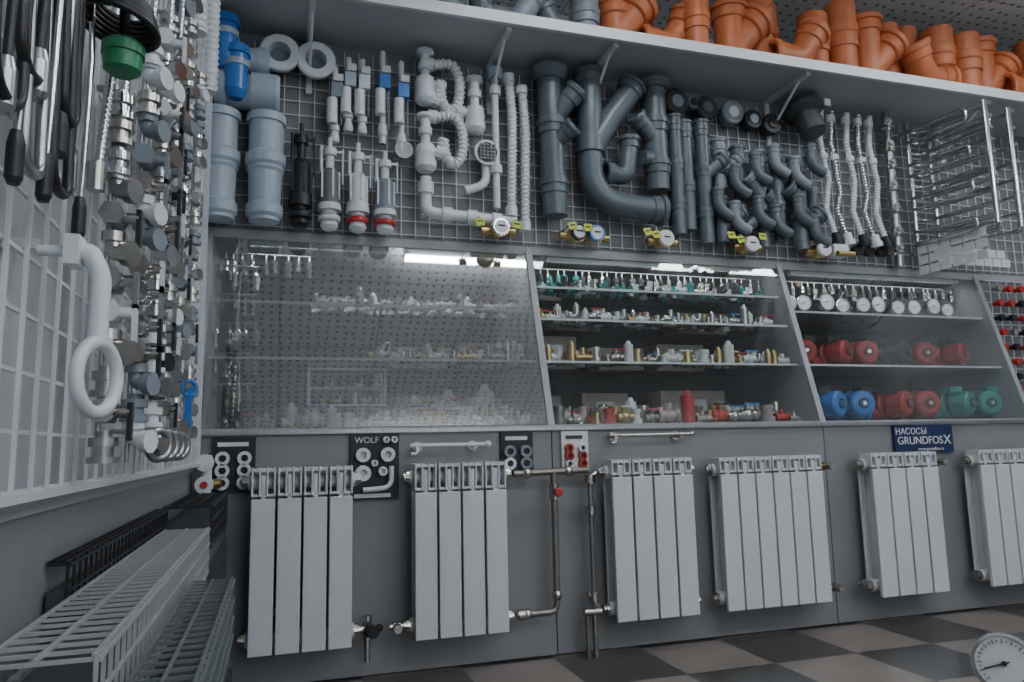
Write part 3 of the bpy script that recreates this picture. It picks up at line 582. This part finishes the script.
# ropes, tools near camera
for y,z1,z0,k,r in((-1.80,1.25,.96,'black',.005),(-1.77,1.25,.92,'steel',.004),(-1.735,1.25,1.0,'black',.006),(-1.70,1.25,.93,'chrome',.004),(-1.665,1.25,.98,'steel',.004),(-1.63,1.25,.96,'black',.004),(-1.59,1.25,.93,'chrome',.004)):
    b=B('hanging_hose');b.tube([(-.185,y,z1),(-.180,y+.004,(z0+z1)/2),(-.182,y,z0)],r*.7,k,8);b.lathe((-.182,y,z0+.02),(0,0,-1),[(0,r),(.01,r*1.5),(.035,r*1.5),(.04,r)],'black' if k!='black' else 'steel',10);b.cyl((X0+.04,y,z1-.02),(-.183,y,z1-.02),.003,'steel');b.done()
for y0,y1,zt,zb,k in((-1.83,-1.77,1.2,.95,'black'),(-1.78,-1.73,1.2,.99,'black'),(-1.76,-1.72,1.2,.92,'steel'),(-1.69,-1.64,1.2,.93,'black'),(-1.67,-1.63,1.2,1.0,'black')):
    b=B('hose_loop');b.tube(fillet([(-.185,y0,zt),(-.180,y0,zb),(-.180,y1,zb),(-.185,y1,zt)],.05,8),.0045,k,8);b.cyl((X0+.04,(y0+y1)/2,zt-.01),(-.183,(y0+y1)/2,zt-.01),.004,'steel');b.cyl((-.183,y0,zt-.01),(-.183,y1,zt-.01),.004,'steel');b.done()
b=B('immersion_pump');b.lathe((-.155,-1.575,1.118),(0,0,-1),[(0,.016),(.004,.020),(.014,.020),(.014,.018),(.03,.0175),(.034,.012)],'green',18)
for i in range(6):b.torus((-.158,-1.585+.003*i,1.130+.006*i),(.2,.1,1),.036-.002*i,.0035,'black',28,8)
b.cyl((X0+.04,-1.575,1.16),(-.155,-1.575,1.16),.004,'steel');b.cyl((-.155,-1.575,1.20),(-.155,-1.575,1.115),.005,'black');b.done()
for x,z in((-.185,2.10),(-.150,2.0)):
    b=B('water_filter_housing');b.lathe((x,.06,z),(0,0,-1),[(0,.040),(.03,.045),(.03,.038),(.15,.036),(.175,.02)],'blue',18);b.lathe((x,.06,z-.05),(0,0,-1),[(0,.0405),(.02,.0405)],'bluew',18);b.cyl((x,.182,z-.02),(x,.06,z-.02),.004,'steel');b.done()
for i in range(4):
    b=B('pipe_clamp');y=-1.30+.07*i;b.torus((-.145,y,.72),(1,-.8,0),.018,.005,'steel');b.lathe((-.15,y,.72),(1,-.8,0),[(0,.010),(.015,.010)],'bronze');b.cyl((X0+.04,y,.738),(-.145,y,.738),.003,'steel');b.done()
b=B('pipe_manifold');b.cyl((-.19,-.06,.70),(-.19,-.06,.50),.016,'white')
for z in(.68,.62,.56):
    b.lathe((-.19,-.06,z),(0,-1,0),[(0,.02),(.03,.024),(.05,.024),(.05,.018)],'white')
b.lathe((-.19,-.11,.62),(0,-1,0),[(0,.010),(.004,.010)],'red');b.cyl((-.22,-.06,.62),(-.15,-.06,.62),.014,'brass');b.cyl((-.19,-.06,.55),(-.19,0,.55),.008,'steel');b.done()
# steel panel radiators standing along left wall, wire-mesh grilles
def panelrad(x0,x1,y0,y1,zt,kf,km,cell=.026,w=.003):
    b=B('panel_radiator');t=.010;zi=zt-.03
    b.b2((x1-t,y0,FL+.05),(x1,y1,zi-.05),kf);b.b2((x0,y0,FL+.05),(x0+.006,y1,zi),kf)
    n=int((y1-y0)/cell)
    for i in range(n+1):
        y=y0+(y1-y0)*i/n;b.box(((x0+x1)/2,y,zt-.003),(x1-x0,w,.003),km)
        b.box((x1+.002,y,zt-.045),(.003,w,.09),km)
        if i%2==0:b.box((x1+.003,y,(FL+zt-.10)/2+.02),(.006,.010,zt-FL-.18),kf)
    k=max(2,int((x1-x0)/cell))
    for i in range(k+1):b.box((x0+(x1-x0)*i/k,(y0+y1)/2,zt-.001),(w,y1-y0,.003),km)
    for i in range(4):b.box((x1+.0035,(y0+y1)/2,zt-.004-.026*i),(.003,y1-y0,w),km)
    b.b2((x0+.008,y0+.01,zt-.12),(x1-t-.002,y1-.01,zt-.035),'fins')
    for y in(y0,y1):b.b2((x0,y-.003,FL+.05),(x1,y+.003,zt-.03),kf)
    for y in(y0+.08,y1-.08):b.box(((x0+x1)/2,y,FL+.03),(x1-x0,.03,.06),'steel')
    b.done()
panelrad(-.218,-.13,-.66,-.13,.60,'fins','black');panelrad(-.224,-.208,-1.45,-.70,.60,'fins','black')
panelrad(-.200,-.125,-1.72,-.76,.565,'gmesh','panel_l');panelrad(-.112,-.060,-1.80,-1.14,.525,'fins','gmesh')
# ------------------------------------------------------------------ foreground gauge on stand
gauge('pressure_gauge_stand',(.678,-1.77,.49),(-.70,-.68,.12),.027,
 lambda b:(b.cyl((.693,-1.755,.455),(.693,-1.755,FL+.01),.011,'steel'),b.lathe((.693,-1.755,FL),(0,0,1),[(0,.06),(.012,.06),(.012,.02),(.05,.014)],'steel',20),b.lathe((.693,-1.755,.40),(0,0,1),[(0,.017),(.04,.017)],'brass',6)))
# ------------------------------------------------------------------ lamps
def area(nm,loc,sx,sy,e,rot=(0,0,0),col=(.94,.97,1)):
    l=bpy.data.lights.new('lamp_light','AREA');l.shape='RECTANGLE';l.size=sx;l.size_y=sy;l.energy=e;l.color=col
    o=bpy.data.objects.new(nm,l);bpy.context.collection.objects.link(o);o.location=loc;o.rotation_euler=rot
def lamp(x,y,L,e,up=.75):
    b=B('ceiling_lamp');b.b2((x-L/2,y-.035,CEIL-.14),(x+L/2,y+.035,CEIL-.10),'whitew')
    for d in(-L/3,L/3):b.cyl((x+d,y,CEIL-.10),(x+d,y,CEIL-.0005),.004,'steel',6)
    b.cyl((x-L/2+.03,y,CEIL-.155),(x+L/2-.03,y,CEIL-.155),.013,'tube',10)
    b.done()
    area('ceiling_light_source',(x,y,CEIL-.172),L,.05,e);area('ceiling_light_source',(x,y,CEIL-.095),L,.05,e*up,(math.pi,0,0))
lamp(1.05,-.84,.8,5.5,1.5);lamp(2.75,-.80,1.2,8,.7)
for y,e in((-2.9,14),(-4.2,10)):
    for x in(1.15,2.9):lamp(x,y,1.2,e)
# added fill strips under tops of the unlit showcases, to brighten their goods
for a,b_,e in((-.1,.8,3.0),(.95,1.88,1.1),(2.03,2.93,1.1)):
    b=B('added_fill_strip');b.b2((a,.212,1.39),(b_,.232,1.4045),'whitew');b.done()
    area('added_showcase_fill',((a+b_)/2,.222,1.388),b_-a,.015,e,(.5,0,0))
w=bpy.data.worlds.new('World');bpy.context.scene.world=w;w.use_nodes=True
w.node_tree.nodes['Background'].inputs[0].default_value=(.6,.68,.75,1);w.node_tree.nodes['Background'].inputs[1].default_value=.2
# ------------------------------------------------------------------ camera
th=math.radians(17.4);p=math.radians(7.9);r=.022
F=V((math.sin(th)*math.cos(p),math.cos(th)*math.cos(p),math.sin(p)));R0=V((math.cos(th),-math.sin(th),0));U0=R0.cross(F)
R=R0*math.cos(r)-U0*math.sin(r);U=U0*math.cos(r)+R0*math.sin(r)
cd=bpy.data.cameras.new('camera');cam=bpy.data.objects.new('camera',cd);bpy.context.collection.objects.link(cam)
mw=Matrix((R,U,-F)).transposed().to_4x4();mw.translation=V((0,-2.36,.71));cam.matrix_world=mw
cd.sensor_width=36;cd.lens=36*750/1024;cd.clip_start=.02
bpy.context.scene.camera=cam
